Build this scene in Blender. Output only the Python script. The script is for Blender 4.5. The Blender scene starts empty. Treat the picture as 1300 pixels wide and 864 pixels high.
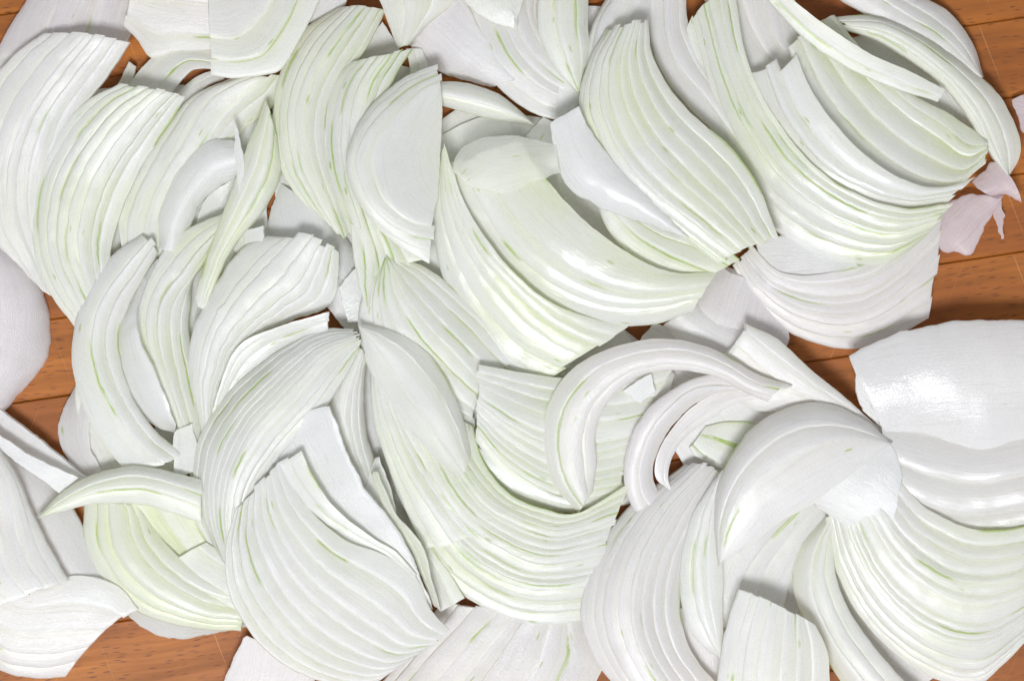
import bpy, math, random
import numpy as np
from mathutils import noise, Vector

# ---------------------------------------------------------------- camera, world, lamps, exposure
scene = bpy.context.scene
COL = scene.collection
S0 = 0.295 / 1300.0          # metres of board per photograph pixel
H = 0.95                     # camera height over the board
cam_d = bpy.data.cameras.new("camera")
cam_d.sensor_width = 36.0
cam_d.lens = 36.0 * H / 0.295
cam_d.clip_start = 0.02
cam_d.clip_end = 20.0
cam = bpy.data.objects.new("camera", cam_d)
cam.location = (0, 0, H)
COL.objects.link(cam)
scene.camera = cam

world = bpy.data.worlds.new("World")
scene.world = world
world.use_nodes = True
bg = world.node_tree.nodes["Background"]
bg.inputs["Color"].default_value = (0.90, 0.94, 1.0, 1)
bg.inputs["Strength"].default_value = 0.43

def area(name, loc, size, energy, color):
    d = bpy.data.lights.new(name, 'AREA')
    d.shape = 'RECTANGLE'
    d.size, d.size_y = size
    d.energy = energy
    d.color = color
    o = bpy.data.objects.new(name, d)
    o.location = loc
    o.rotation_euler = (-Vector(loc)).to_track_quat('-Z', 'Y').to_euler()
    COL.objects.link(o)
    return o

area("window_light", (-0.10, -0.62, 1.50), (0.48, 0.36), 25.2, (0.965, 0.978, 1.0))

scene.view_settings.view_transform = 'Standard'
scene.view_settings.look = 'None'
scene.view_settings.exposure = 0.0
scene.view_settings.gamma = 1.0
scene.view_settings.use_curve_mapping = False
scene.cycles.use_denoising = True
scene.cycles.use_adaptive_sampling = True
scene.cycles.adaptive_threshold = 0.03
scene.cycles.max_bounces = 16
scene.cycles.diffuse_bounces = 14
scene.cycles.transmission_bounces = 14
scene.cycles.glossy_bounces = 3
scene.cycles.transparent_max_bounces = 12
scene.cycles.caustics_reflective = False
scene.cycles.caustics_refractive = False

# ---------------------------------------------------------------- node helpers
class NT:
    def __init__(s, name):
        s.m = bpy.data.materials.new(name)
        s.m.use_nodes = True
        s.t = s.m.node_tree
        s.bsdf = s.t.nodes["Principled BSDF"]
        s.out = s.t.nodes["Material Output"]
    def n(s, typ, **kw):
        o = s.t.nodes.new(typ)
        for k, v in kw.items():
            setattr(o, k, v)
        return o
    def put(s, sock, v):
        if v is None:
            return
        if hasattr(v, 'is_output') or hasattr(v, 'links'):
            s.t.links.new(v, sock)
        else:
            sock.default_value = v
    def math(s, op, a, b=None, c=None, clamp=False):
        o = s.n('ShaderNodeMath', operation=op, use_clamp=clamp)
        s.put(o.inputs[0], a)
        s.put(o.inputs[1], b)
        s.put(o.inputs[2], c)
        return o.outputs[0]
    def ramp(s, x, lo, hi, a=0.0, b=1.0):
        o = s.n('ShaderNodeMapRange', interpolation_type='SMOOTHSTEP')
        s.put(o.inputs[0], x)
        for i, v in ((1, lo), (2, hi), (3, a), (4, b)):
            s.put(o.inputs[i], v)
        return o.outputs[0]
    def vec(s, x, y, z=0.0):
        o = s.n('ShaderNodeCombineXYZ')
        s.put(o.inputs[0], x); s.put(o.inputs[1], y); s.put(o.inputs[2], z)
        return o.outputs[0]
    def noise(s, v, scale, detail=2.0, rough=0.5):
        o = s.n('ShaderNodeTexNoise')
        s.put(o.inputs['Vector'], v)
        s.put(o.inputs['Scale'], scale)
        s.put(o.inputs['Detail'], detail)
        s.put(o.inputs['Roughness'], rough)
        return o.outputs[0]
    def mix(s, fac, a, b):
        o = s.n('ShaderNodeMix', data_type='RGBA')
        s.put(o.inputs[0], fac); s.put(o.inputs[6], a); s.put(o.inputs[7], b)
        return o.outputs[2]
    def attr(s, name, obj=False):
        o = s.n('ShaderNodeAttribute', attribute_name=name)
        if obj:
            o.attribute_type = 'OBJECT'
        return o.outputs['Fac']
    def bump(s, h, strength, dist, normal=None):
        o = s.n('ShaderNodeBump')
        s.put(o.inputs['Height'], h)
        o.inputs['Strength'].default_value = strength
        o.inputs['Distance'].default_value = dist
        if normal is not None:
            s.t.links.new(normal, o.inputs['Normal'])
        return o.outputs[0]

# ---------------------------------------------------------------- onion flesh
def onion_material():
    N = NT("onion_flesh")
    al, ac, tt, wl = N.attr('along'), N.attr('across'), N.attr('t'), N.attr('wall')
    green, vein, violet, gloss, seed = (N.attr(k, True) for k in ('green', 'vein', 'violet', 'gloss', 'seed'))
    pos = N.n('ShaderNodeNewGeometry').outputs['Position']
    zsd = N.math('MULTIPLY', seed, 37.0)
    # slow tone change over a piece
    slow = N.attr('slow')
    # fibres that run along the layer
    fib = N.noise(N.vec(N.math('MULTIPLY', al, 0.05), N.math('MULTIPLY', ac, 2.3), zsd), 1.0, 3.0, 0.6)
    fine = N.noise(N.vec(N.math('MULTIPLY', al, 0.16), N.math('MULTIPLY', ac, 7.0), zsd), 1.0, 2.0)
    white = N.mix(wl, (0.968, 0.966, 0.984, 1), (0.975, 0.966, 0.925, 1))
    white = N.mix(N.ramp(fib, 0.35, 0.7, 0, 0.35), white, (0.975, 0.975, 0.97, 1))
    gm = N.math('MULTIPLY', green, N.ramp(slow, 0.30, 0.68, 0.25, 1.0), clamp=True)
    gm = N.math('MULTIPLY', gm, N.math('ADD', 0.36, N.math('MULTIPLY', wl, 0.64)))
    c = N.mix(gm, white, (0.90, 0.965, 0.60, 1))
    c = N.mix(N.math('MULTIPLY', violet, N.ramp(fib, 0.3, 0.7, 0.45, 1.0)), c, (0.90, 0.77, 0.83, 1))
    # green line where two layers meet, broken along its length
    vn = N.attr('veins')
    edge = N.ramp(N.math('ADD', N.attr('edge'), N.math('MULTIPLY', N.math('SUBTRACT', fib, 0.5), 0.7)), 0.70, 0.15, 0, 1)
    thr = N.math('SUBTRACT', 0.72, N.math('MULTIPLY', vein, 0.26))
    vm = N.math('MULTIPLY', edge, N.ramp(N.math('SUBTRACT', vn, thr), 0.0, 0.10, 0, 1))
    c = N.mix(N.math('MULTIPLY', vm, 0.8), c, (0.46, 0.62, 0.07, 1))
    # short green dashes (cut veins)
    vo = N.n('ShaderNodeTexVoronoi')
    vo.inputs['Scale'].default_value = 1.0
    N.put(vo.inputs['Vector'], N.vec(N.math('MULTIPLY', al, 0.125), N.math('MULTIPLY', ac, 0.5), zsd))
    sep = N.n('ShaderNodeSeparateColor')
    N.put(sep.inputs[0], vo.outputs['Color'])
    keep = N.math('LESS_THAN', sep.outputs[0], N.math('MULTIPLY', vein, 0.26))
    dm = N.math('MULTIPLY', N.ramp(vo.outputs['Distance'], 0.22, 0.08, 0, 0.7), keep)
    c = N.mix(dm, c, (0.46, 0.60, 0.10, 1))
    vl = N.noise(N.vec(N.math('MULTIPLY', al, 0.014), N.math('MULTIPLY', ac, 0.42), zsd), 1.0, 1.0, 0.4)
    ln = N.math('PINGPONG', N.math('MULTIPLY', vl, 6.5), 0.5)          # 0 on a vein, 0.5 between two
    line = N.ramp(ln, 0.11, 0.0, 0, 1)
    c = N.mix(N.math('MULTIPLY', line, 0.38), c, N.mix(0.5, (0.80, 0.82, 0.74, 1), (0.86, 0.86, 0.86, 1)))
    c = N.mix(N.math('MULTIPLY', N.ramp(ln, 0.12, 0.5, 0, 1), 0.5), c, (0.98, 0.98, 0.98, 1))
    hs = N.n('ShaderNodeMix', data_type='RGBA', blend_type='MULTIPLY')
    N.put(hs.inputs[0], 0.5)
    N.put(hs.inputs[6], c)
    N.put(hs.inputs[7], N.mix(N.ramp(fine, 0.3, 0.7), (0.965, 0.965, 0.96, 1), (1, 1, 1, 1)))
    # watery cells: a fine bright and dull speckle, and a tone of its own for each layer
    cells = N.noise(pos, 1700.0, 2.0, 0.7)
    spk = N.ramp(cells, 0.35, 0.68, 0.0, 1.0)
    hs2 = N.n('ShaderNodeMix', data_type='RGBA', blend_type='MULTIPLY')
    N.put(hs2.inputs[0], 1.0)
    N.put(hs2.inputs[6], hs.outputs[2])
    tone = N.math('MULTIPLY', N.attr('tone', True), N.math('ADD', 0.96, N.math('MULTIPLY', spk, 0.04)))
    N.put(hs2.inputs[7], N.vec(tone, tone, tone))
    N.put(N.bsdf.inputs['Base Color'], hs2.outputs[2])
    # relief: juicy cells on the cut, long fibres on the skin
    rough_cut = N.math('SUBTRACT', 1.0, N.math('MULTIPLY', gloss, 0.75), clamp=True)
    cut = N.math('MULTIPLY', N.math('SUBTRACT', 1.0, N.math('MULTIPLY', wl, 0.6)), rough_cut)
    h1 = N.math('MULTIPLY', cells, cut)
    b1 = N.bump(h1, 0.7, 0.00024)
    b2 = N.bump(N.math('ADD', N.math('MULTIPLY', N.ramp(ln, 0.0, 0.25, 0, 1), 0.22), N.math('ADD', fib, N.math('MULTIPLY', fine, 0.30))), 0.30, 0.00024, b1)
    N.put(N.bsdf.inputs['Normal'], b2)
    r = N.math('SUBTRACT', 0.33, N.math('MULTIPLY', gloss, 0.11))
    r = N.math('ADD', r, N.ramp(slow, 0.3, 0.7, -0.04, 0.05))
    N.put(N.bsdf.inputs['Roughness'], r)
    N.bsdf.inputs['Subsurface Weight'].default_value = 0.0
    N.bsdf.inputs['Subsurface Radius'].default_value = (1.0, 1.0, 0.92)
    N.bsdf.inputs['Subsurface Scale'].default_value = 0.0016
    N.bsdf.inputs['IOR'].default_value = 1.38
    N.bsdf.inputs['Transmission Weight'].default_value = 0.0
    N.put(N.bsdf.inputs['Coat Weight'], N.math('ADD', 0.5, N.math('MULTIPLY', gloss, 0.6), clamp=True))
    N.put(N.bsdf.inputs['Coat Roughness'], N.math('SUBTRACT', 0.24, N.math('MULTIPLY', gloss, 0.10)))
    N.bsdf.inputs['Coat IOR'].default_value = 1.42
    N.bsdf.inputs['Specular IOR Level'].default_value = 0.8
    N.put(N.bsdf.inputs['Coat Normal'], b2)
    # thin flesh lets some of what lies below through
    tr = N.n('ShaderNodeBsdfTransparent')
    tl = N.n('ShaderNodeBsdfTranslucent')
    tcol = N.n('ShaderNodeMix', data_type='RGBA', blend_type='MULTIPLY')
    N.put(tcol.inputs[0], 1.0)
    N.put(tcol.inputs[6], hs2.outputs[2])
    tcol.inputs[7].default_value = (1.0, 1.0, 0.99, 1)
    N.put(tl.inputs['Color'], tcol.outputs[2])
    mt = N.n('ShaderNodeMixShader')
    mt.inputs[0].default_value = 0.47
    N.t.links.new(N.bsdf.outputs[0], mt.inputs[1])
    N.t.links.new(tl.outputs[0], mt.inputs[2])
    mx = N.n('ShaderNodeMixShader')
    N.put(mx.inputs[0], N.attr('clear', True))
    N.t.links.new(mt.outputs[0], mx.inputs[1])
    N.t.links.new(tr.outputs[0], mx.inputs[2])
    N.t.links.new(mx.outputs[0], N.out.inputs['Surface'])
    return N.m

FLESH = onion_material()

# ---------------------------------------------------------------- wood
def wood_material():
    N = NT("oiled_beech")
    tc = N.n('ShaderNodeTexCoord').outputs['Object']
    oi = N.n('ShaderNodeObjectInfo').outputs['Random']
    sp = N.n('ShaderNodeSeparateXYZ')
    N.put(sp.inputs[0], tc)
    x, y = sp.outputs[0], sp.outputs[1]
    off = N.math('MULTIPLY', oi, 53.0)
    wob = N.math('MULTIPLY', N.noise(N.vec(N.math('MULTIPLY', x, 22.0), N.math('MULTIPLY', y, 60.0), off), 1.0, 2.0), 0.006)
    y2 = N.math('ADD', y, wob)
    grain = N.noise(N.vec(N.math('MULTIPLY', x, 14.0), N.math('MULTIPLY', y2, 330.0), off), 1.0, 4.0, 0.6)
    broad = N.noise(N.vec(N.math('MULTIPLY', x, 18.0), N.math('MULTIPLY', y2, 70.0), off), 1.0, 3.0)
    fl = N.n('ShaderNodeTexVoronoi')
    fl.inputs['Scale'].default_value = 1.0
    fl.inputs['Randomness'].default_value = 1.0
    wv = N.math('MULTIPLY', N.noise(tc, 300.0, 2.0), 0.9)
    N.put(fl.inputs['Vector'], N.vec(N.math('MULTIPLY', x, 230.0), N.math('ADD', N.math('MULTIPLY', y2, 1700.0), wv), off))
    sc = N.n('ShaderNodeSeparateColor')
    N.put(sc.inputs[0], fl.outputs['Color'])
    fleck = N.math('MULTIPLY', N.ramp(fl.outputs['Distance'], 0.40, 0.12), N.math('LESS_THAN', sc.outputs[0], 0.55))
    c = N.mix(N.ramp(broad, 0.25, 0.75), (0.21, 0.050, 0.009, 1), (0.50, 0.170, 0.024, 1))
    c = N.mix(N.ramp(oi, 0, 1, 0, 0.45), c, (0.36, 0.115, 0.018, 1))
    c = N.mix(N.ramp(grain, 0.30, 0.75, 0.7, 0), c, (0.20, 0.060, 0.008, 1))
    c = N.mix(N.math('MULTIPLY', N.math('MULTIPLY', fleck, N.ramp(broad, 0.3, 0.6, 0.35, 1.0)), 0.75), c, (0.085, 0.022, 0.010, 1))
    # pale knife scratches
    def scratch(ang, fx, fy, lo, hi):
        rot = N.n('ShaderNodeVectorRotate')
        N.put(rot.inputs['Vector'], tc)
        rot.inputs['Angle'].default_value = ang
        s2 = N.n('ShaderNodeSeparateXYZ')
        N.put(s2.inputs[0], rot.outputs[0])
        n1 = N.noise(N.vec(N.math('MULTIPLY', s2.outputs[0], fx), N.math('MULTIPLY', s2.outputs[1], fy), 3.3), 1.0, 2.0)
        return N.ramp(n1, lo, hi)
    s = N.math('ADD', scratch(1.35, 18.0, 950.0, 0.69, 0.76), scratch(2.1, 14.0, 1300.0, 0.70, 0.77), clamp=True)
    c = N.mix(N.math('MULTIPLY', s, 0.30), c, (0.70, 0.42, 0.20, 1))
    N.put(N.bsdf.inputs['Base Color'], c)
    N.put(N.bsdf.inputs['Roughness'], N.ramp(grain, 0.2, 0.8, 0.55, 0.42))
    N.bsdf.inputs['Specular IOR Level'].default_value = 0.3
    hgt = N.math('SUBTRACT', N.math('MULTIPLY', grain, 0.6), N.math('MULTIPLY', s, 0.5))
    N.put(N.bsdf.inputs['Normal'], N.bump(hgt, 0.3, 0.00012))
    return N.m

WOOD = wood_material()

def plain(name, col, rough=0.6):
    N = NT(name)
    tc = N.n('ShaderNodeTexCoord').outputs['Object']
    nz = N.noise(tc, 30.0, 4.0)
    N.put(N.bsdf.inputs['Base Color'], N.mix(N.ramp(nz, 0.3, 0.7), col, tuple(v * 0.8 for v in col[:3]) + (1,)))
    N.bsdf.inputs['Roughness'].default_value = rough
    return N.m

# ---------------------------------------------------------------- board and counter
def mesh_obj(name, verts, faces, mat, parent=None, smooth=False):
    me = bpy.data.meshes.new(name)
    me.from_pydata(verts, [], faces)
    me.materials.append(mat)
    me.update()
    o = bpy.data.objects.new(name, me)
    COL.objects.link(o)
    if parent:
        o.parent = parent
    return o

counter = mesh_obj("counter", [(-1.5, -1.5, -0.032), (1.5, -1.5, -0.032), (1.5, 1.5, -0.032), (-1.5, 1.5, -0.032)],
                   [(0, 1, 2, 3)], plain("grey_counter", (0.25, 0.24, 0.23, 1)))
counter["kind"] = "structure"

board = bpy.data.objects.new("cutting_board", None)
board.location = (0, 0, -0.0315)
board.rotation_euler = (0, 0, math.atan(0.15))
COL.objects.link(board)
board["label"] = "oiled orange brown beech cutting board of glued strips under the cut onions"
board["category"] = "cutting board"
rng = random.Random(4)
cs = math.cos(math.atan(0.15))
SW = 99 * cs * S0
OFF = (432 + 0.15 * 650)       # value of y + 0.15 x at the frame centre
TH = 0.0315
for i in range(-5, 13):
    q0 = 118 + i * 99.0
    yc = -(q0 + 49.5 - OFF) * cs * S0
    w = SW / 2 - 0.00007
    b = 0.00035
    dz = rng.uniform(-0.00018, 0.0)
    prof = [(-w, 0), (-w, TH - b), (-w + b, TH), (w - b, TH), (w, TH - b), (w, 0)]
    L = 0.30
    vs = []
    K = 24
    for k in range(K + 1):
        x = -L + 2 * L * k / K
        for (py_, pz) in prof:
            jj = 0.00008 * noise.noise(Vector((x * 40, i * 3.1, py_ * 10)))
            vs.append((x, py_ + jj, pz + (dz if pz > 0 else 0)))
    P = len(prof)
    fs = []
    for k in range(K):
        for j in range(P):
            a, c = k * P + j, k * P + (j + 1) % P
            fs.append((a, a + P, c + P, c))
    fs.append(tuple(range(P)))
    fs.append(tuple(reversed(range(K * P, K * P + P))))
    o = mesh_obj("board_strip", vs, fs, WOOD, board)
    o.location = (0, yc, 0)

# ---------------------------------------------------------------- onion builder
DS, ZS = 0.48, 1.9
LS = 1.55          # mm between the levels of the heap

def pts(s):
    return np.array([[float(q) for q in p.split(',')] for p in s.split()])

def spline(P, u):
    """Catmull-Rom through the rows of P (n,k), sampled at normalised arc length u."""
    n = len(P)
    if n == 2:
        return P[0][None] * (1 - u[:, None]) + P[1][None] * u[:, None]
    Q = np.vstack([2 * P[0] - P[1], P, 2 * P[-1] - P[-2]])
    ts = np.linspace(0, n - 1 - 1e-9, 40 * (n - 1))
    i = ts.astype(int)
    f = (ts - i)[:, None]
    p0, p1, p2, p3 = Q[i], Q[i + 1], Q[i + 2], Q[i + 3]
    C = 0.5 * ((2 * p1) + (-p0 + p2) * f + (2 * p0 - 5 * p1 + 4 * p2 - p3) * f ** 2 + (-p0 + 3 * p1 - 3 * p2 + p3) * f ** 3)
    L = np.concatenate([[0], np.cumsum(np.linalg.norm(np.diff(C[:, :2], axis=0), axis=1))])
    L /= L[-1]
    return np.stack([np.interp(u, L, C[:, k]) for k in range(C.shape[1])], 1)

def zcurve(z, u):
    z = np.array(z, float)
    if z.ndim == 0:
        return np.full_like(u, float(z))
    if len(z) == 3:   # smooth quadratic
        a, m, b = z
        return a * (1 - u) * (1 - 2 * u) + 4 * m * u * (1 - u) + b * u * (2 * u - 1)
    return np.interp(u, np.linspace(0, 1, len(z)), z)

COUNT = [0]
GROUP = "onion slices heaped on the cutting board"

def S(level, label, guides, n=4, z=None, f=0.10, d=0.9, wall=1, green=0.2, vein=0.25, violet=0.0, gloss=0.15,
      bz=0.0, bu=0.0, th=2.4, rag=0.010, w=None, clear=0.0, name="onion_slice", cat="onion slice",
      warp=0.22, und=0.35, group=GROUP, crown=0.07, nu=None, part="layer", autowall=True):
    """A cut piece of onion. guides: curves that run along the layers, outermost first; z: heights (mm) per guide."""
    COUNT[0] += 1
    sd = COUNT[0]
    rg = random.Random(sd * 7 + 1)
    G = [pts(g) for g in guides]
    if z is None:
        z = [0] * len(G)
    length = max(np.abs(np.diff(g, axis=0)).sum() for g in G)
    if nu is None:
        nu = int(min(70, max(22, length / 7)))
    us = np.concatenate([[0, .006], np.linspace(0.03, 0.97, nu), [.994, 1]])
    NUu = len(us)
    if w is None and n >= 4:
        n = round(n * 1.35)
    if w is None:
        w = [rg.uniform(0.6, 1.0) * rg.choice((1, 1, 1.3, 1.6)) for _ in range(n)]
    w = np.cumsum([0] + list(w)); w = w / w[-1]
    ng = len(G)
    curves = [np.column_stack([spline(g, np.linspace(0, 1, 160)), ]) for g in G]
    U = np.linspace(0, 1, 160)
    ta, tm = rg.uniform(0, 6.28), rg.uniform(0.01, 0.075)
    zc = [ZS * zcurve(zz, U) for zz in z]
    def surf(u, v):
        """u (k,), v (k,) -> px, py, zmm"""
        C = []
        for c, q in zip(curves, zc):
            C.append(np.stack([np.interp(u, U, c[:, 0]), np.interp(u, U, c[:, 1]), np.interp(u, U, q)], 1))
        if ng == 2:
            R = C[0] * (1 - v)[:, None] + C[1] * v[:, None]
        else:
            R = np.zeros_like(C[0])
            xs = np.linspace(0, 1, ng)
            for a in range(ng):
                la = np.ones_like(v)
                for b_ in range(ng):
                    if b_ != a:
                        la = la * (v - xs[b_]) / (xs[a] - xs[b_])
                R += C[a] * la[:, None]
        R[:, 2] += bz * np.sin(np.pi * v) + bu * np.sin(np.pi * u)
        return R
    allc = np.vstack([c for c in curves])
    cx, cy = allc[:, 0].mean(), allc[:, 1].mean()
    base = level * LS + 1.6
    zmin = min(q.min() for q in zc)
    if level <= 1:
        tm, base = 0.0, max(base, 2.0 - zmin)
    props = dict(green=green, vein=vein, violet=violet, gloss=gloss, clear=clear)
    root = None
    ox, oy = (cx - 650) * S0, (432 - cy) * S0
    if n > 1:
        root = bpy.data.objects.new(name, None)
        root.location = (ox, oy, 0.0)
        root.empty_display_size = 0.01
        COL.objects.link(root)
    # cross-section of one layer: (t, height as share of the drop, extra mm)
    e = 0.05
    T = [0.0, .018, .04, .075, .15, .27, .4, .53, .66, .78, .90, 1.0, 1.0]
    prof = []
    for t in T:
        dr = -(max(0.0, t - f) / (1 - f)) ** 1.35
        cr = (0.03 + 0.24 * min(gloss, 1.0)) * (1 - (2 * t - 1) ** 2)
        if t < .15:
            dr = -0.92 * (1 - t / .15) ** 2
        prof.append([t, dr, cr])
    prof[-1][1] = -1.35
    if autowall:      # small steps between layers that would face away from the lamp are flipped toward it
        ua = np.array([.2, .5, .8])
        pa, pb = spline(G[0], ua), spline(G[-1], ua)
        dv = (pa - pb)[:, :2]
        dv /= np.linalg.norm(dv, axis=1)[:, None] + 1e-6
        if dv[:, 1].mean() < -0.25:
            wall = -1
    if wall < 0:
        prof = [[1 - t, a, b_] for (t, a, b_) in reversed(prof)]
    if n == 1 and d == 0:
        T = [0, .015, .05, .12, .2, .3, .4, .5, .6, .7, .8, .88, .95, .985, 1]
        prof = [(t, 0.0, -0.16 if t in (0, 1) else 0.0) for t in T]
    M = len(prof)
    tv = np.array([p[0] for p in prof]); dr = np.array([p[1] for p in prof]); ex = np.array([p[2] for p in prof])
    for b_ in range(n):
        v0, v1 = w[b_], w[b_ + 1]
        dd = DS * d * rg.choice((.25, .7, 1, 1.3, 1.7)) * rg.uniform(0.8, 1.2)
        lift = rg.uniform(-0.12, 0.15)
        e0, e1 = rg.uniform(-rag, rag), rg.uniform(-rag, rag)
        uu = np.clip(us * (1 + e1 - e0) + e0 if rag else us, -0.03, 1.03)
        UU = np.repeat(uu, M); VV = np.tile(v0 + (v1 - v0) * tv, NUu)
        g0, g1 = surf(uu, np.full(NUu, v0)), surf(uu, np.full(NUu, v1))
        wid = np.linalg.norm((g1 - g0)[:, :2], axis=1) * S0 * 1000        # mm
        sc_ = np.clip(wid / 3.0, 0.05, 1.0 + 0.8 * gloss)
        if n > 1:     # the lower edge of a layer tucks in under its neighbour
            tk = (0.10 if (wall > 0 and b_ < n - 1) or (wall < 0 and b_ > 0) else 0.0) * (v1 - v0)
            VV = VV.reshape(NUu, M)
            if wall > 0:
                VV[:, M - 1] += tk
            else:
                VV[:, 0] -= tk
            VV = VV.ravel()
        R = surf(np.clip(UU, 0, 1), VV)
        # let a layer run a touch past, or stop short of, its neighbours at the cut ends
        for (lo, pos_, sgn) in ((UU < 0, 0.0, -1), (UU > 1, 1.0, 1)):
            if lo.any():
                a0 = surf(np.full(lo.sum(), pos_), VV[lo])
                a1 = surf(np.full(lo.sum(), pos_ - sgn * 0.02), VV[lo])
                exd = np.abs(UU[lo] - pos_)[:, None] / 0.02
                R[lo] = a0 + (a0 - a1) * exd
        S_ = np.repeat(sc_, M)
        zz = base + R[:, 2] + tm * ((R[:, 0] - cx) * math.cos(ta) + (R[:, 1] - cy) * math.sin(ta)) * S0 * 1000 + lift * S_ + (np.tile(dr, NUu) * dd + np.tile(ex, NUu)) * S_
        endm = np.repeat(np.where((us < 0.002) | (us > 0.998), -0.16, 0.0), M)
        zz = zz + endm
        X = (R[:, 0] - 650) * S0; Y = (432 - R[:, 1]) * S0
        # uneven edges and gentle undulation
        pw = warp * 0.001
        for k in range(len(X)):
            q = Vector((X[k] * 190 + sd * 3.7, Y[k] * 190, sd * 1.3))
            q2 = Vector((X[k] * 620 + sd * 3.7, Y[k] * 620, sd * 1.3))
            X[k] += pw * (noise.noise(q) + 0.6 * noise.noise(q2))
            Y[k] += pw * (noise.noise(q + Vector((9, 4, 7))) + 0.6 * noise.noise(q2 + Vector((2, 4, 7))))
            zz[k] += und * noise.noise(Vector((X[k] * 65 + sd, Y[k] * 65, b_ * 0.35 + sd))) * 1.3 + 0.10 * noise.noise(Vector((X[k] * 230, Y[k] * 230, b_ + sd)))
        kk = (H - zz * 0.001) / H
        X, Y, Z = X * kk - ox, Y * kk - oy, zz * 0.001
        verts = np.stack([X, Y, Z], 1).reshape(NUu, M, 3)
        low = verts[:, [0, M - 1], :].copy()
        low[:, :, 2] -= (th + np.maximum(0, dr.min() * 0)) * 0.001
        low[:, :, 2] = np.minimum(low[:, :, 2], verts[:, :, 2].min(axis=1)[:, None] - 0.0004)
        # ring: top M verts, then the low edge at t=1 and at t=0
        full = np.concatenate([verts, low[:, 1:2], low[:, 0:1]], 1)
        R_ = M + 2
        vs = full.reshape(-1, 3)
        aU = np.concatenate([[0], np.cumsum(np.linalg.norm(np.diff(verts[:, M // 2], axis=0), axis=1))]) * 1000
        along = np.repeat(aU, R_)
        arow = np.concatenate([tv, [tv[-1], tv[0]]])
        wrow = np.concatenate([np.clip(-dr * 1.2, 0, 1), [1, 1]])
        across = ((arow[None, :] - 0.5) if n > 1 else (arow[None, :] - 0.5)) * wid[:, None] + (v0 + v1) * 0.5 * wid.max() * n
        i_, j_ = np.meshgrid(np.arange(NUu - 1), np.arange(R_), indexing='ij')
        a = (i_ * R_ + j_).ravel(); c = (i_ * R_ + (j_ + 1) % R_).ravel()
        F = np.stack([a, a + R_, c + R_, c], 1).tolist()
        F.append(list(range(R_)))
        F.append(list(reversed(range((NUu - 1) * R_, NUu * R_))))
        if n == 1:
            arow = arow * 0 + 0.5
        pname = name if n == 1 else 'outer_layer' if b_ == 0 and n > 2 else 'inner_layer' if b_ == n - 1 and n > 2 else part
        me = bpy.data.meshes.new(pname)
        me.from_pydata(vs.tolist(), [], F)
        # make the top face up whatever way the guides were drawn
        pz = me.polygons[(NUu // 2) * R_ + M // 2].normal.z
        if pz < 0:
            me.flip_normals()
        ed = (1 - arow if wall > 0 else arow)[None, :] * wid[:, None] if n > 1 else np.full((NUu, R_), 9.0)
        svals, vvals = [], []
        for (vx, vy, vz), a_ in zip(vs, along):
            svals.append(0.5 + 0.55 * noise.noise(Vector(((vx + ox) * 42, (vy + oy) * 42, 3.0))))
            vvals.append(0.49 + 0.52 * noise.noise(Vector((a_ * 0.05, sd * 5.3 + b_ * 1.9, 0.0))))
        for nm, arr in (('slow', svals), ('veins', vvals), ('edge', ed.ravel()), ('along', along), ('across', across.ravel()), ('t', np.tile(arow, NUu)), ('wall', np.tile(wrow, NUu))):
            at = me.attributes.new(nm, 'FLOAT', 'POINT')
            at.data.foreach_set('value', np.asarray(arr, dtype=np.float32))
        me.polygons.foreach_set('use_smooth', [True] * len(me.polygons))
        me.set_sharp_from_angle(angle=math.radians(38))
        me.materials.append(FLESH)
        me.update()
        o = bpy.data.objects.new(pname, me)
        COL.objects.link(o)
        for k_, v_ in props.items():
            o[k_] = float(v_)
        o['vein'] = float(vein * rg.uniform(0.5, 1.4))
        o['green'] = float(green * rg.uniform(0.6, 1.3))
        o['seed'] = float(rg.random())
        o['tone'] = float(rg.uniform(0.965, 1.0))
        if root:
            o.parent = root
        else:
            o.location = (ox, oy, 0.0)
            root = o
    root['label'] = label
    root['category'] = cat
    root['group'] = group
    return root

def P(level, label, guides, **kw):
    """One loose layer of onion, smooth on its face."""
    a = dict(n=1, d=0, gloss=0.6, vein=0.1, name="onion_layer", cat="onion layer",
             group="loose single onion layers in the heap", th=1.8, warp=0.5)
    a.update(kw)
    return S(level, label, guides, **a)

# ================================================================ the heap, from its lowest pieces up
# ---- leaves at the bottom of the heap, seen only in the gaps
P(0, "shaded leaf lying on the board under the many ribbed left slice",
  ["60,130 70,230 110,330", "150,110 160,220 180,320", "250,110 250,220 250,320"], gloss=.1, green=.15)
P(0, "shaded leaf on the board under the long green strip",
  ["170,330 180,430 200,560", "230,250 245,400 260,560", "330,150 340,300 330,540"], gloss=.1, green=.3)
P(0, "olive shaded leaf on the board under the tall green streaked slices",
  ["345,130 350,250 370,400", "430,80 440,220 450,380", "540,90 545,220 550,350"], gloss=.1, green=.35)
P(0, "shaded leaf on the board under the upright pointed leaves",
  ["330,560 350,650 400,760", "420,430 440,560 480,700", "540,400 560,540 600,680"], gloss=.1, green=.2)
P(1, "shaded leaf on the board under the middle fan and the bowls",
  ["470,300 500,430 560,560", "560,170 600,330 660,500", "690,150 740,300 790,420"], gloss=.1, green=.4, z=[0, 1, 0])
P(1, "greenish leaf on the board beneath the square ended centre slice",
  ["570,540 600,600 640,660", "660,480 690,560 730,640", "780,480 800,540 810,640"], gloss=.1, green=.3)
P(0, "leaf on the board under the fan topped slice",
  ["700,20 730,130 800,250", "780,10 830,130 900,240", "850,60 900,140 960,200"], gloss=.1, green=.1)
P(0, "wide leaf on the board beneath the upper right bowls",
  ["900,20 930,150 1010,290", "960,10 1020,120 1110,270", "1040,50 1110,130 1220,220"], gloss=.1, green=.1)
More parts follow.
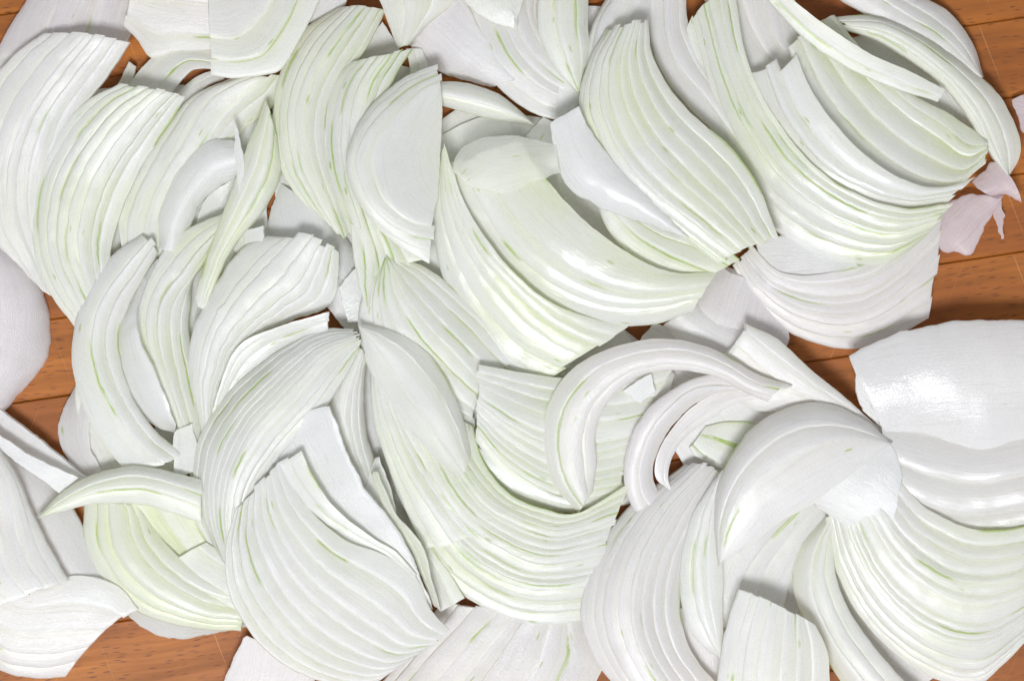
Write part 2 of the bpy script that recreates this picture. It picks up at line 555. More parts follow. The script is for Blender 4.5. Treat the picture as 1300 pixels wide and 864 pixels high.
P(0, "leaf on the board under the lower right heap",
  ["1010,740 1060,830 1130,890", "1080,600 1140,720 1230,820", "1120,520 1230,620 1330,700"], gloss=.1, green=.1)
P(0, "leaf on the board under the narrow white crescent slice",
  ["780,720 810,800 850,890", "860,620 880,720 920,890", "930,600 960,700 990,890"], gloss=.1, green=.05)
P(0, "leaf on the board under the greenish slices at the lower left",
  ["130,640 160,700 200,770", "210,610 240,690 290,760", "300,600 320,680 330,770"], gloss=.1, green=.4)
P(1, "beige layer under the long curved slice at the upper right",
  ["1030,60 1080,110 1140,150", "1090,45 1150,90 1215,190", "1130,40 1190,75 1262,180"], gloss=.2, green=.1)
P(2, "shaded milky leaf behind the small green lined block",
  ["850,560 880,610 900,640", "900,520 930,560 940,610", "980,500 1000,530 1010,580"], gloss=.2, green=.15)
P(1, "grey shaded leaf under the lower cut end of the glossy bowls",
  ["676,484 728,436 788,414", "730,520 780,480 825,455", "780,530 820,500 860,470"], gloss=.2, green=.05, violet=.15)
P(1, "pale green leaf in the shade under the folded bright leaf",
  ["690,180 720,265 770,345", "720,180 765,265 810,335", "760,180 800,250 850,310"], gloss=.2, green=.4)
# ---- top left
S(1, "mauve tinged slice in the top left corner beside the bare wood",
  ["42,-12 15,30 -8,72", "100,-12 85,25 70,70", "178,-12 172,25 160,55"], n=3, z=[0, (2, 2, 2), 0], violet=.45, green=.1, d=.5)
S(3, "green flecked slice end hanging over the gap of wood near the top left",
  ["158,34 175,52 192,73 225,66 270,64", "162,10 200,22 270,30", "168,-14 210,-14 272,-14"], n=3, green=.25, vein=.7, violet=.12, d=.5, z=[0, 1, 2])
S(8, "broad pale slice with green dashes hanging down from the top edge at left",
  ["268,96 300,99 335,95 358,86 385,42 412,-14", "267,45 300,45 330,20 350,-14", "264,-14 285,-14 310,-14"], n=3, green=.16, vein=.65, d=.45, z=[0, 0.6, 0.4])
P(2, "beige sliver at the top edge just right of the broad flecked slice",
  ["395,-10 388,10 372,30", "445,-10 436,8 405,28"], gloss=.2, green=.05)
S(2, "pale sliver of slice peeping out at the left edge near the top",
  ["42,56 10,66 -25,90", "70,70 30,100 -25,140"], n=2, green=.1)
S(3, "wide white slice at the upper left edge with its square cut end upward",
  ["58,40 15,72 -20,120 -42,190 -35,260 0,322 50,362", "110,44 70,90 30,150 10,220 15,280 45,345 60,372", "166,52 135,98 100,145 82,200 74,260 78,330 90,380"],
  n=5, z=[(2, 0, 0), (4, 2, 0), (3.5, 1, -1)], green=.12, d=.6, vein=.15, violet=.06)
S(1, "thin green tinged splinter in the shade right of the wide upper left slice",
  ["163,78 150,105 128,140 112,165", "173,84 165,110 150,135 135,160"], n=2, green=.3, d=.4)
S(2, "curled slice end below the flecked slices near the top left",
  ["270,62 222,57 188,78 160,112", "272,88 246,88 228,104 212,124"], n=3, z=[0, 1], green=.1, violet=.08, d=.4)
S(1, "narrow strip curving under the broad flecked slice at top left",
  ["275,88 248,98 218,126", "285,100 262,110 236,130"], n=2, green=.1, d=.7)
S(3, "slice with one long green vein right of the many ribbed left slice",
  ["295,98 245,122 205,170 172,225 150,285 160,335", "330,96 275,128 238,185 205,240 190,290 188,330", "362,100 352,128 300,172 265,205 240,260 225,320"],
  n=4, z=[0, (2, 1, 0), (0, 0, 0)], green=.45, vein=1.0, d=.9)
P(1, "beige shaded layer under the vein lined slice at upper left",
  ["365,100 350,140 300,165 285,200", "380,160 350,200 330,240 300,270"], gloss=.1)
P(4, "rounded sparkling white layer in the hollow left of the long green strip",
  ["300,177 258,181 226,215 205,262 201,315", "305,200 272,208 245,238 226,270 214,318", "308,220 285,232 258,252 246,278 226,322"],
  z=[0, 2, -0.5], gloss=.05, green=.06, vein=0)
P(2, "dull cream layer half hidden under the rounded sparkling one",
  ["300,225 262,250 246,290", "318,250 310,275 290,300"], z=[0, -2], green=.2)
S(4, "many ribbed slice at the left whose lower tip touches the bare wood",
  ["150,107 108,130 70,175 46,232 41,300 58,362 92,412", "198,113 158,145 118,195 92,250 84,310 100,360 118,395", "236,122 214,158 178,214 156,262 142,310 138,345 140,375"],
  n=6, z=[(2, 0, 0), (3.5, 2, 1), (3, 1.5, 0)], green=.32, vein=.55, d=.9)

# ---- left edge
P(1, "rounded violet white layer at the left edge above the bare wood",
  ["-10,300 40,345 62,400 55,460 5,521", "-30,310 5,345 20,400 10,460 -20,515", "-80,320 -60,350 -60,400 -60,450 -80,500"],
  z=[-1.5, 3, 4], gloss=.08, violet=.3, green=.03)
P(1, "greyish rounded layer peeping out below the glossy left slice",
  ["100,480 80,520 76,560 98,604", "118,480 112,530 116,570 135,610"], z=[-1, 2], violet=.25, gloss=.1)
S(3, "green edged slice below the glossy centred slice at left",
  ["97,455 96,510 108,560 128,612", "112,455 130,520 165,580 185,618", "140,470 175,540 215,580 250,618"], n=3, green=.4, vein=.8, d=.7)
S(4, "S shaped ribbed slice left of the long green strip",
  ["286,270 250,284 216,308 190,348 174,395 178,435 205,490 225,540 240,600", "290,285 262,315 236,350 212,385 208,430 222,490 240,550 255,600", "288,300 270,325 246,352 242,385 240,420 246,460 256,510 268,560"],
  n=4, z=[(1, 1, 0), (2, 2, 0), (0, 0, 0)], green=.4, vein=.35, d=1.1)
S(5, "large left slice cupping a glossy round layer",
  ["182,296 140,326 106,376 92,428 94,478 115,538 160,600", "192,306 160,345 130,390 122,440 140,500 180,560 215,588", "202,320 180,356 158,400 150,440 166,500 195,545 228,572"],
  n=3, z=[(0, 0, 0), (1.6, 1.6, .5), (.4, .4, 0)], green=.22, vein=.45, d=1.1, w=[1, .8, .8])
P(5, "glossy round layer with a bright highlight inside the large left slice",
  ["188,340 166,380 148,420 146,450 160,500 190,536 219,548", "196,335 180,370 168,410 168,440 184,490 206,522 222,540", "200,328 186,360 174,395 176,425 200,480 217,522 222,536"],
  z=[-1.2, (1.0, .8, .6), (2.2, 3.0, 1.6)], gloss=1.0, green=.2, bz=1.6)
P(6, "small green tinged flat end piece below the S shaped slice",
  ["222,548 219,575 221,602", "244,536 250,565 246,600"], gloss=.1, green=.5, vein=.8)

# ---- long green strip and the hollow right of it
P(1, "shaded cream layer in the hollow at upper left centre",
  ["357,234 342,270 338,300 345,335", "395,255 400,290 405,320 410,345", "415,270 450,315 470,350 480,375"], z=[-.5, 2, 0], gloss=.1, green=.05)
P(3, "small white chip right of the long green strip",
  ["296,296 294,312 304,330", "334,286 335,302 330,316"], gloss=.5, z=[0, 2])
S(5, "long narrow green strip standing on edge between the upper left slices",
  ["337,127 316,180 291,250 264,320 250,372 252,392", "345,150 334,210 310,262 282,316 262,366 256,392", "354,180 356,222 334,268 302,306 278,350 262,388"],
  n=3, z=[(2, 1, 0), (3, 2, 0), (0, 0, 0)], green=.5, vein=.7, d=1.0)
P(7, "thin pointed sliver lying against the long green strip",
  ["297,155 299,200 304,252", "300,157 309,200 309,250"], gloss=.3, green=.3)
P(4, "pale rounded bit beside the fan of greenish ribs left of centre",
  ["432,365 445,345 452,340", "440,410 462,405 466,380"], gloss=.4)
P(2, "beige shaded layer under the fibrous slice left of centre",
  ["400,345 410,380 440,420", "470,350 475,390 480,420"], gloss=.1, green=.15)
S(5, "fibrous white slice with frayed right end left of the centre",
  ["343,299 308,316 274,360 248,410 239,460 244,500 256,548", "392,302 360,345 320,385 288,425 270,470 264,510 266,548", "431,318 428,350 420,385 370,407 320,432 288,470 274,515"],
  n=5, z=[(0, 0, 0), (3, 2, 1), (2, 0, 0)], green=.12, vein=.12, d=.6, rag=.018, warp=.5)
S(6, "bright folded strip lying across the fibrous slice",
  ["416,396 355,414 306,436 282,480 268,530", "417,418 362,440 318,476 294,510 284,535"], n=3, z=[(2.2, 2, .5), (1, 0, 0)], d=.4, green=.12, gloss=.4)
S(7, "tall fan of fine ribs sweeping down to the ribbed half moon",
  ["450,417 400,420 335,458 282,508 251,560 246,620 262,676 292,726", "455,428 410,450 365,495 320,545 292,600 284,650 290,700 305,740", "458,440 438,480 410,520 372,560 338,600 318,640 312,690 320,740"],
  n=8, z=[(0, 0, 0), (1, 3, 0), (0, 1, 0)], d=.7, green=.16, vein=.3)

# ---- half moon and neighbours
P(8, "smooth white layer with a square cut top behind the ribbed half moon",
  ["300,545 318,600 350,650 400,710 470,760", "345,531 370,580 400,630 455,690 520,745", "418,516 436,562 458,612 490,652 522,702 550,775"],
  z=[-1, 0, (2.5, 1, 0)], gloss=.5, green=.04)
S(7, "wavy narrow slice squeezed between the half moon and the big centre slice",
  ["470,600 490,650 522,700 548,765", "480,600 502,650 536,692 550,740 560,778"], n=2, z=[0, 1.5], d=.8, green=.35, vein=.3)
S(9, "pair of long white strips along the inner edge of the ribbed half moon",
  ["352,590 374,625 402,655 440,680 490,704 528,735", "382,572 402,612 430,650 470,680 505,702 530,730"], n=2, z=[(1, .6, 0), (2.4, 1.6, 0)], d=1.2, green=.15, vein=.5)
S(10, "big ribbed half moon slice lying flat at the lower left centre",
  ["299,646 286,700 296,768 345,832 412,866 470,868 515,838", "328,615 332,665 356,720 396,770 448,808 500,832 540,824", "359,586 374,622 402,656 440,686 492,706 528,732 546,772 569,798"],
  n=9, w=[.8, .9, 1.1, 1, 1.2, .95, 1.1, 1.25, 1.2], z=[(0, -.5, -.5), (.3, .4, .2), (.3, .2, 0)], d=.95, green=.15, vein=.3, und=.4, gloss=.1)

# ---- bottom left
P(2, "grey shaded leaf at the left edge above the bright thin one",
  ["-15,508 50,558 108,606", "-15,550 60,602 104,640"], z=[1.5, -1], gloss=.1, green=.05)
P(4, "long beige leaf running down to the bottom left slices",
  ["-5,560 60,608 108,672 165,782", "-5,566 40,628 78,690 128,770", "-5,572 20,640 48,700 90,760"], z=[-1, .4, -.5], gloss=.15, green=.08)
P(5, "bright thin leaf at the left edge pointing to the crescent",
  ["-12,544 42,578 101,606", "-12,562 38,598 76,626"], z=[1, 1], gloss=.4, green=.1)
S(4, "ribbed greenish slice above the bare wood at the lower left",
  ["107,638 108,690 134,742 182,780 250,798 308,800", "150,640 158,690 186,730 230,760 270,775 310,780", "185,640 205,682 232,712 262,735 300,748 315,752"],
  n=4, z=[(0, 0, -.5), (1, 1.6, 0), (0, 2, 1)], green=.5, vein=.35, d=1.0, gloss=.5, bz=1.8)
P(1, "rounded translucent white layer touching the bare wood at the lower left",
  ["140,760 180,796 225,810 270,804 312,795", "170,750 200,765 240,775 310,775"], z=[-1.2, 2], gloss=.3, violet=.08)
S(5, "pale green wedge of layers under the crescent at the lower left",
  ["150,640 185,690 225,728 262,745", "245,620 262,655 278,690 292,716"], n=3, green=.7, vein=.8, d=1.0)
S(6, "small green white slice corner tucked against the half moon at left",
  ["214,714 245,742 300,775", "238,700 262,722 305,748", "262,688 285,702 310,712"], n=3, green=.4, vein=.1, d=.6)
S(5, "broad smooth slice filling the lower left corner with a slanting cut",
  ["-60,815 0,850 40,860 84,859", "-60,770 10,808 70,812 128,806", "-60,700 30,742 100,730 150,744 174,772"],
  n=4, z=[(-1, -1, -1), 1, 1.5], d=.5, green=.06, violet=.05)
S(7, "large plain white slice at the left edge above the lower left corner",
  ["-6,560 22,605 46,662 68,706 87,738", "-30,560 -5,620 5,680 15,720 40,752", "-90,560 -85,640 -80,700 -60,760 -40,780"],
  z=[0, 2, 2], gloss=.05, green=.02, und=.5, n=4, d=.35)
S(8, "pointed crescent of onion lying on the lower left pieces",
  ["46,657 84,620 130,598 182,592 256,608", "50,657 92,632 135,617 185,614 256,636", "47,658 82,648 122,640 182,641 256,664"],
  n=3, z=[(0, 0, 0), (.4, 1.4, 1), (0, 0, 0)], d=.6, green=.4, vein=.15)
P(3, "violet white layer corner at the bottom edge left of the half moon",
  ["312,806 296,836 280,880", "345,820 340,850 335,880", "400,850 400,865 400,885"], gloss=.1, violet=.15, green=.02)

# ---- bottom centre
S(2, "mauve white slice with long ribs at the bottom edge right of the half moon",
  ["563,762 525,815 470,885", "660,775 620,825 575,885", "735,765 762,812 768,838 745,890"],
  n=6, z=[(0, 0, 0), 1.5, 0], d=.7, violet=.16, green=.14, vein=.6)
S(5, "cream pointed slice in the shade left of the big centre slice",
  ["535,700 545,730 560,775", "540,690 562,715 590,758"], n=2, green=.3, d=.6)

# ---- centre
S(4, "biggest centre slice with many curved ribs and green lines",
  ["470,480 486,570 516,650 565,735 630,778 690,792 742,788", "520,500 548,580 592,650 650,690 700,704 770,690", "600,540 616,590 650,628 690,645 735,650 800,612"],
  n=11, z=[(0, 0, -1), (1, 2, 1), (2, 3.5, 2)], d=.9, green=.5, vein=.6, gloss=.3, bz=1.8)
P(5, "glossy yellowish layer in the middle of the biggest centre slice",
  ["578,548 590,600 630,628 680,645 730,650", "582,545 615,575 650,600 690,622 740,640"], z=[-.6, 1.2], gloss=1.0, green=.3, bz=1.2)
S(6, "square ended slice with green veins in the middle of the heap",
  ["604,560 634,600 672,628 716,645 795,640", "606,510 650,545 700,570 750,580 800,570", "606,462 650,470 700,478 750,478 860,462"],
  n=8, z=[(0, 0, 0), (1, 1, 0), (1, 0, 0)], d=.8, green=.35, vein=.8)
S(4, "upright leaves meeting in a point left of the centre",
  ["454,436 426,480 412,522 424,560 455,612 478,655", "460,445 445,490 440,530 450,575 470,625", "466,455 462,500 466,550 480,600 492,640"],
  n=4, z=[(0, 0, 0), (2, 2, 1), 0], d=.9, green=.1, vein=.1)
S(5, "slanting ribbed slice between the pointed leaves and the centre",
  ["470,470 474,530 492,590 516,650 540,700", "480,470 500,530 530,590 565,640 600,680", "490,470 530,530 570,580 610,630 660,665"],
  n=5, z=[0, 1.5, 1], d=.8, green=.3, vein=.2)
P(5, "small glossy layer with bright sparkle just above the half moon strips",
  ["476,580 466,610 464,640 490,668", "482,580 494,615 508,668"], gloss=1.0, green=.2, z=[0, 1])
S(5, "fan of ribs with green tips in the middle left of the heap",
  ["487,326 464,366 454,408 468,468 508,518 552,548 605,562", "490,325 506,375 534,420 566,455 590,480 612,500", "493,323 540,340 590,378 635,420 670,450"],
  n=7, z=[(0, 0, 0), (1, 2, 1), (0, 1, 1)], d=.9, green=.25, vein=.7)
S(8, "clear white slice lying over the fan of ribs in the middle left",
  ["456,418 476,480 520,548 560,590 582,608", "456,414 500,450 540,500 570,550 592,595", "456,410 512,426 556,464 584,520 598,570"],
  z=[0, 1.4, 0], gloss=.3, clear=.4, green=.03, th=1.0, n=3, d=.35, w=[1, 1.6, 1.2])

S(4, "left one of the two tall ribbed slices with green streaks near the top",
  ["428,10 386,38 357,88 346,150 352,205 380,252 418,282", "458,10 425,50 395,100 382,150 390,210 412,260 432,300", "489,14 470,52 446,90 430,125 420,180 432,240 444,290"],
  n=5, z=[(0, 0, 0), (2, 2, 0), (1, 1, 0)], d=1.0, green=.35, vein=.7, bz=0.6)
P(1, "beige bit under the green streaked slices near the top",
  ["486,28 470,48 452,76", "500,50 508,66 492,84"], gloss=.1, green=.2)
S(6, "right one of the two tall ribbed slices partly under the white half round",
  ["446,77 421,108 412,165 416,215 432,268 458,330 466,360", "484,70 458,110 446,165 450,220 466,275 482,320 486,345", "524,61 500,100 480,150 478,200 490,255 515,300 540,330"],
  n=5, z=[(0, 0, 0), (2, 1.6, 0), (1, .6, 0)], d=1.0, green=.4, vein=.8)
S(3, "greenish shaded slice end behind the white half round near the top",
  ["515,62 520,95 500,140", "536,62 545,90 545,120"], n=2, green=.3)
S(7, "narrow green lined strip below the white half round",
  ["445,284 449,330 463,392", "461,290 474,312 475,345 468,385"], n=2, green=.35, vein=1.0, d=.6)
S(9, "white half round slice with a straight right edge at the upper centre",
  ["555,81 512,99 466,140 442,190 441,222 458,262 495,304 546,336", "558,100 527,118 492,152 468,190 468,222 484,258 520,285 550,292", "561,118 561,140 560,175 559,190 558,210 557,235 556,250 553,262"],
  n=4, z=[(0, 0, 0), (.8, 2.2, .8), (.5, 0, .5)], d=.5, green=.1, vein=.4, w=[.7, .8, .9, 2.0], clear=.06)

# ---- top centre
P(2, "mauve grey layer between the top centre slices and the crescent stick",
  ["518,55 542,82 578,99 625,110", "545,30 575,60 600,80 640,105", "585,-12 605,30 625,60 655,100"], z=[-.5, 1.5, 1.5], violet=.2, gloss=.1, green=.08, vein=.5)
S(5, "white slice with green dashes hanging from the top edge above the half round",
  ["477,-12 492,28 505,62", "530,-12 528,20 513,58", "590,-14 566,12 545,30 520,56"], n=3, z=[0, 1.4, 0], d=.5, green=.35, vein=1.0)
S(3, "ribbed slice at the top edge right of the green dashed slice",
  ["590,-12 588,25 604,68 636,114 680,144 738,158", "640,-12 645,20 660,58 690,92 720,112 745,125", "690,-12 685,20 700,50 715,75 735,95 750,100"],
  n=5, z=[(0, 0, 0), (1.5, 1.5, 0), (0, 1, 1)], d=.6, green=.06, violet=.06, vein=.25)
P(6, "green tinged slice corner at the very top edge left of the green strip",
  ["583,-14 596,8 625,28 653,36", "620,-14 635,5 655,20", "668,-14 664,0 660,15 656,34"], green=.55, vein=1.0, gloss=.1, z=[0, .6, 0])
S(6, "bright green edged slice at the top edge left of the fan topped slice",
  ["683,-14 683,35 695,70 714,98 736,119", "715,-14 716,35 725,70 736,116", "748,-14 746,30 749,60 742,92 738,116"], n=3, green=.7, vein=1.0, d=.9, z=[0, (1, 1, 0), 0])
P(4, "pale green wedge just below the bright green edged slice",
  ["710,98 708,128 708,158", "742,112 735,130 720,155"], green=.45, gloss=.2)
S(4, "shaded slice at the top edge behind the fan topped slice",
  ["776,-14 756,22 742,62 735,112 736,150", "800,-14 775,30 765,80 752,140", "840,-14 835,20 810,60 790,120"], n=3, green=.12, d=.8, z=[0, 2, 0])
S(5, "crescent stick of onion right of the white half round",
  ["559,103 600,107 640,124 678,157", "559,118 600,125 640,138 678,158", "560,134 592,143 632,152 678,159"], n=3, z=[0, 1.6, 0], d=.3, green=.2, vein=.3)
P(1, "dull greenish layer below the crescent stick",
  ["545,205 562,150 600,136 655,138", "580,230 610,200 650,190 700,195"], green=.4, vein=.9, gloss=.1)
P(2, "small dull green layer between the crescent stick and the fan topped slice",
  ["655,200 670,170 690,148", "705,215 712,190 722,165"], green=.35, vein=.8, gloss=.1)
S(4, "shaded slice behind the fan topped slice with its bands toward the top edge",
  ["824,-14 826,48 846,100 882,142 925,184 955,215", "850,-14 852,40 868,80 900,120 935,170 965,210", "872,-14 873,25 886,60 902,100 922,140 960,190"],
  n=3, z=[0, 1, 0], d=1.0, green=.06, violet=.15, vein=.1)

# ---- centre bowls
S(7, "lower one of the two glossy bowl shaped slices at the centre",
  ["560,200 549,270 560,345 590,417 637,464 686,483", "562,190 572,260 604,330 660,395 705,430 745,448", "565,185 592,262 642,335 700,384 758,406 799,412"],
  n=4, z=[(0, -1.5, -1), (0, .8, 0), (1, 3, .5)], d=.9, green=.5, vein=.25, gloss=.8, bz=1.6)
S(8, "upper one of the two glossy bowl shaped slices at the centre",
  ["566,210 590,280 634,340 690,386 750,410 820,413 880,396", "600,200 640,270 690,325 745,360 800,376 850,375 893,368", "660,180 700,235 748,285 800,322 850,345 908,345"],
  n=3, z=[(0, -1.6, -.6), (0, .6, 0), (1, 3.0, 1)], d=.8, green=.4, vein=.2, gloss=1.0, w=[1, .8, 1.6], bz=2.6)
P(11.5, "clear leaf with green dashes at the top of the glossy bowls",
  ["572,218 588,186 640,171 706,184", "585,228 610,205 650,198 706,200", "600,238 640,244 665,235 712,220"], z=[0, .8, .2], clear=.6, green=.3, vein=1.3, gloss=.3, th=1.0)
S(8, "small petal stack with a vivid green line below the fan topped slice",
  ["757,256 772,292 802,324 842,346 880,362", "775,262 812,296 850,318 912,344", "800,262 850,290 900,300 940,330"],
  n=3, z=[0, .8, .6], d=.9, green=.7, vein=1.2)
S(9, "fan topped slice with broad smooth ribs right of the centre",
  ["768,39 746,82 735,128 748,178 785,232 840,282 908,334", "795,31 778,80 780,130 805,185 848,235 900,278 945,318", "823,26 828,68 850,112 886,152 925,184 958,228 988,300"],
  n=7, z=[(0, 0, -1), (2, 2.4, 0), (1, 1, -.5)], d=1.0, green=.35, vein=.45, gloss=.4, bz=1.2)
P(11, "folded bright leaf with a pointed left corner over the fan topped slice",
  ["699,160 706,200 720,236 762,264 810,280 868,302", "715,148 728,188 750,220 785,246 825,270 872,302", "735,136 750,166 772,196 794,222 830,256 874,301"],
  z=[(0, 0, -.5), (.4, 2, 0), (.5, .2, -.5)], gloss=.8, green=.04)

# ---- upper right bowls
S(3, "grey pink layers in the shade at the top edge left of the big right heap",
  ["888,-14 900,10 920,50 950,90", "940,-14 950,20 970,60 1000,100", "1010,-14 1010,20 1020,60 1060,100"], n=3, violet=.15, green=.05, d=1.2)
S(6, "outermost of the stacked bowls at the upper right with green lines",
  ["871,38 886,98 906,180 944,252 1006,308 1070,334 1128,333 1172,304", "895,0 918,92 952,168 1000,232 1064,276 1130,296 1190,282", "932,-14 950,80 985,150 1035,212 1095,250 1150,264 1212,258"],
  n=5, z=[(0, -2, -2), (0, .4, 0), (0, 2.8, 1)], d=1.3, green=.5, vein=.7, gloss=.7, bz=1.5)
S(8, "three pointed glossy bands inside the stacked bowls at the upper right",
  ["948,92 962,150 1006,216 1064,254 1130,270 1206,262", "978,84 1000,140 1046,200 1096,234 1160,252 1222,244", "1006,56 1030,115 1078,178 1135,222 1190,238 1246,222"],
  n=3, z=[(-1.5, -1.5, -1.5), (0, 1, 0), (1, 3, 0)], d=1.8, green=.1, vein=.3, gloss=.9, rag=.05, bz=1.5)
S(7, "innermost dull green bowl of the upper right heap",
  ["1000,60 1028,128 1080,192 1140,236 1198,246 1251,208", "1040,30 1090,100 1140,150 1190,185 1225,205 1254,190", "1060,20 1110,80 1160,120 1205,145 1235,165 1254,180"],
  n=4, z=[(1.2, 1, 0), (.4, -.2, 0), (-.6, -1.2, -.4)], d=1.2, green=.45, vein=.5, gloss=.6)
S(9, "long pale band from the top edge down into the upper right bowls",
  ["955,-22 1012,40 1060,76 1120,106 1191,129", "975,-26 1040,26 1100,66 1150,88 1198,113"], n=2, z=[(1, .6, -1), (2, 1.6, -1)], d=.8, green=.2, vein=.3)
S(3, "outer curved slice at the top right corner beside the bare wood",
  ["1145,-16 1200,12 1234,52 1249,97", "1110,-12 1165,20 1208,50 1247,98", "1050,-10 1110,24 1170,52 1212,80 1245,104"], n=3, z=[-.8, .8, 0], d=.7, violet=.1, green=.08)
S(5, "long curved slice round the upper right bowls with its tip toward the skin",
  ["1056,22 1105,20 1165,42 1222,80 1268,120 1293,170 1295,196 1282,222", "1070,30 1125,36 1180,68 1225,108 1254,148 1270,190 1281,222", "1072,38 1112,50 1160,80 1200,112 1230,150 1252,188 1279,222"],
  n=4, z=[(0, -.6, -.5), (.6, 1.4, 0), (0, 0, 0)], d=.9, green=.18, vein=.3)

# ---- right centre: mauve slice and skins
P(2, "mauve grey layer beside the mauve slice right of the centre",
  ["868,400 885,372 905,342 912,336", "905,430 920,400 930,375 940,350", "962,450 1000,436 990,400 960,350"], z=[0, 1.5, 0], violet=.4, gloss=.2)
P(3, "frosty white layer below the green petals right of the centre",
  ["842,412 868,440 908,462 945,478", "860,400 895,425 925,440 950,450", "885,385 915,400 940,415 955,425"], z=[-.5, 1.4, 0], violet=.12, gloss=.3)
S(3, "mauve slice with curved ribs touching the bare wood at the right",
  ["930,336 954,380 1000,420 1058,441 1112,438 1180,404", "942,326 972,362 1020,388 1080,393 1130,372 1192,318", "955,312 990,345 1040,348 1105,332 1155,300 1200,258"],
  n=5, z=[(0, -.8, -.5), (.6, 1, .5), (1, 1.5, .5)], d=.9, violet=.3, green=.14, vein=.3)
P(3.6, "milky leaf lying in the hollow of the mauve slice",
  ["974,366 1032,368 1094,341", "958,302 1010,298 1064,304"], z=[.6, .2], vein=0, violet=.08, gloss=.5)
P(2, "square piece of thin pink skin lying on the bare wood at the right",
  ["1176,298 1200,262 1216,252 1240,244", "1190,312 1215,285 1240,262 1258,248", "1196,319 1218,320 1236,319 1272,246"], z=[.8, 1.2, .3], violet=1.0, gloss=.3, clear=.32, th=.35, name="onion_skin", cat="onion skin", group="thin pink onion skins at the right", green=0, vein=0, warp=.9)
P(1, "narrow pointed sliver of pink skin beside the square one",
  ["1256,236 1262,270 1272,303", "1272,236 1274,270 1274,303"], violet=1.0, clear=.32, th=.3, name="onion_skin", cat="onion skin", group="thin pink onion skins at the right", green=0, vein=0, warp=.9)
P(4, "crumpled pink white skin tip below the long curved slice",
  ["1233,232 1250,216 1258,205", "1245,244 1262,236 1280,220", "1262,248 1278,247 1296,257"], z=[0, 1, 0], violet=1.0, clear=.32, th=.35, gloss=.6, name="onion_skin", cat="onion skin", group="thin pink onion skins at the right", green=0, vein=0)
P(1, "bit of pale skin at the right edge beside the upper right heap",
  ["1284,128 1296,122 1315,118", "1288,138 1298,140 1315,145", "1296,152 1298,168 1315,172"], violet=1.0, th=.4, name="onion_skin", cat="onion skin", group="thin pink onion skins at the right", green=0, vein=0, clear=.3)

# ---- rings right of the centre
P(1, "cream stick standing in the gap behind the onion rings",
  ["862,465 852,500 856,530", "896,462 892,490 880,520"], green=.15, gloss=.2)
P(2, "shaded white layer under the largest ring",
  ["806,440 840,475 870,520", "832,410 890,425 960,455"], violet=.1, gloss=.1)
S(3, "small green lined block seen through the onion rings",
  ["874,568 884,580 928,600", "885,556 905,566 940,585", "896,542 930,535 990,540"], n=3, green=.45, vein=1.2, d=.5)
P(4, "greyish layer inside the largest ring",
  ["742,470 780,468 850,470 858,480", "744,515 790,515 830,500 852,492", "746,560 790,550 820,540 845,520"], gloss=.3, clear=.1, z=[0, .6, 0])
P(7, "small bright white chip lying inside the largest ring",
  ["792,496 804,486 826,474", "814,511 822,506 832,498"], gloss=.4, green=0)
S(7, "third and innermost of the nested onion rings",
  ["858,622 832,605 842,560 882,514 930,494 985,500", "862,640 848,600 866,560 904,530 945,508 990,508"], n=2, z=[(-1, 1, 0), (-1, 0, 0)], d=.8, violet=.25, green=.05, vein=.2)
S(8, "second of the nested onion rings with a brown inner edge",
  ["818,668 794,622 796,570 820,522 868,486 908,475 945,484", "830,650 812,615 818,565 845,522 886,492 940,490", "842,636 829,606 836,570 858,535 890,508 944,494"], n=2, z=[(-2, 0, 0), (-1.5, .8, 0), (-2, -.4, 0)], d=.7, violet=.25, green=.05, vein=.3)
S(9, "largest of the nested onion rings curling over the centre",
  ["738,655 705,618 688,565 696,510 732,464 790,437 850,430 910,445 960,474 1002,488", "744,640 728,605 722,560 734,514 770,475 820,456 870,454 918,468 955,490 985,498", "752,625 757,590 756,550 770,512 806,480 850,470 895,474 925,486 950,500 972,508"],
  n=3, z=[(-2, 0, -1), (-1, 1.2, 0), (-2, 0, -1)], d=.6, violet=.25, green=.08, vein=.4)
S(5, "large smooth ribbed slice standing below the onion rings",
  ["872,588 802,640 757,700 738,762 742,806 764,850 800,890", "896,590 845,650 812,710 800,770 810,820 835,865 860,890", "920,600 890,660 868,720 864,780 880,830 905,862 930,890"],
  n=6, z=[(0, 0, 0), (1, 2.5, 1), (0, 1, 0)], d=.6, green=.06, violet=.16, bz=1.0)
P(3, "shaded grey layer at the bottom edge between the two ribbed slices",
  ["862,770 858,820 872,890", "915,780 925,830 930,890"], gloss=.1, violet=.15)
S(7, "narrow white crescent slice right of the smooth ribbed slice",
  ["915,598 878,655 863,722 868,778 888,814 913,836", "917,598 898,655 890,720 896,775 905,805 915,836", "922,596 915,655 917,720 917,775 918,800 918,836"], n=3, z=[0, 1, .5], d=.6, green=.06)
S(4, "beige shaded strips below the smooth domed slice at the lower right",
  ["1010,610 950,660 916,716 900,800", "1035,635 985,690 955,735 945,790", "1052,655 1020,690 1004,735 990,790"], n=3, z=[1, 0, -1], d=.8, green=.03, gloss=.3)
P(1, "dark shaded layer deep between the domed slice and the bottom right slice",
  ["1000,690 985,740 975,800", "1030,690 1020,740 1040,820"], gloss=.1)
S(6, "frosty slice edge slanting down to the tip of the domed slice",
  ["944,409 986,430 1032,470 1082,512 1130,556", "940,430 985,468 1030,498 1075,522 1125,560", "900,470 945,515 1005,525 1060,545 1115,572"], n=3, z=[(1, 1, 0), (1.4, 1.4, 0), 0], d=.8, green=.12, violet=.1, vein=.2)
P(7, "frosted shell layer right under the tip of the domed slice",
  ["1018,630 1066,662 1124,688", "1056,603 1102,622 1136,650", "1092,573 1130,563 1146,604"], z=[0, 1.6, 1], gloss=.15, green=.08)
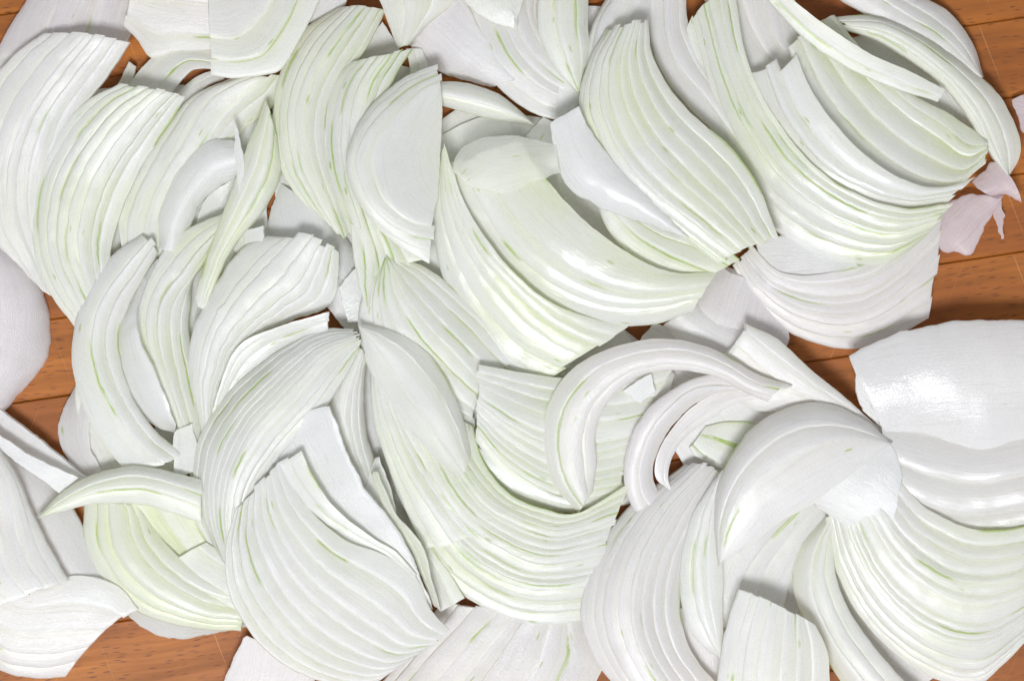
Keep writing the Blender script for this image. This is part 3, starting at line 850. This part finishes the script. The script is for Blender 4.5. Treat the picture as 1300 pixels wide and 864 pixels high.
S(10, "smooth domed white slice with a pointed right tip at the lower right",
  ["912,722 907,655 915,604 950,548 1002,516 1052,512 1100,534 1131,561", "914,714 922,660 950,610 990,575 1030,556 1080,552 1131,562", "918,712 952,692 990,662 1030,640 1060,618 1094,592 1131,563"],
  z=[(-1, -1, -1), (0, 3, 0), (0, 1.4, 0)], gloss=.35, green=.02, violet=.12, vein=.25, n=3, w=[1.3, .9, 1.4], d=.3)

# ---- lower right
S(4, "outer left slice of the lower right heap with one green dash",
  ["1050,652 1014,696 1007,745 1028,802 1058,850 1085,890", "1056,656 1036,710 1040,760 1066,815 1100,860 1130,890", "1062,660 1060,720 1076,770 1110,820 1150,865 1180,890"],
  n=3, z=[0, 1.5, 1], d=.9, green=.3, vein=.5, bz=1.0)
S(5, "great ribbed slice sweeping across the lower right corner",
  ["1048,656 1060,720 1098,790 1160,846 1230,872 1275,842 1318,796", "1085,630 1122,705 1168,752 1220,776 1275,772 1340,735", "1125,590 1170,640 1205,660 1240,672 1290,670 1350,655"],
  n=10, z=[(0, -1, -1), (1.5, 1.5, 0), (2, 3, 2)], d=1.0, green=.3, vein=.35, gloss=.5, rag=.014, violet=.08, bz=1.5)
S(7, "glossy second slice under the pale slab at the right edge",
  ["1118,520 1190,538 1245,550 1325,538", "1128,590 1185,612 1245,620 1325,605", "1135,640 1180,668 1240,680 1330,668"], z=[-.2, .7, -.6], gloss=.9, green=.08, und=.7, violet=.1, bz=.9, n=3, d=.6, w=[1.6, 1.2, .8], vein=.1)
P(9, "large pale slab of onion at the right edge with a sharp left end",
  ["1078,452 1120,430 1178,413 1238,406 1325,408", "1098,496 1150,485 1200,478 1250,474 1325,472", "1124,548 1160,548 1200,558 1246,572 1325,556"],
  z=[-.5, (.8, 1.4, 1.2), (-.9, -.9, -.9)], gloss=.8, green=.12, und=.5, violet=.05, bz=1.1)
P(7, "green sided lower corner of the pale slab at the right",
  ["1086,470 1087,500 1096,520", "1110,520 1118,540 1135,556"], green=.6, vein=.8, gloss=.3)
S(10, "bright blunt ended slice standing at the bottom edge right of centre",
  ["938,748 925,785 915,832 908,890", "985,766 978,800 972,845 970,890", "1036,794 1049,822 1053,850 1054,890"],
  n=5, z=[(0, 0, 0), (1, 1.4, 1), 0], d=.35, green=.12, vein=.4, gloss=.05)
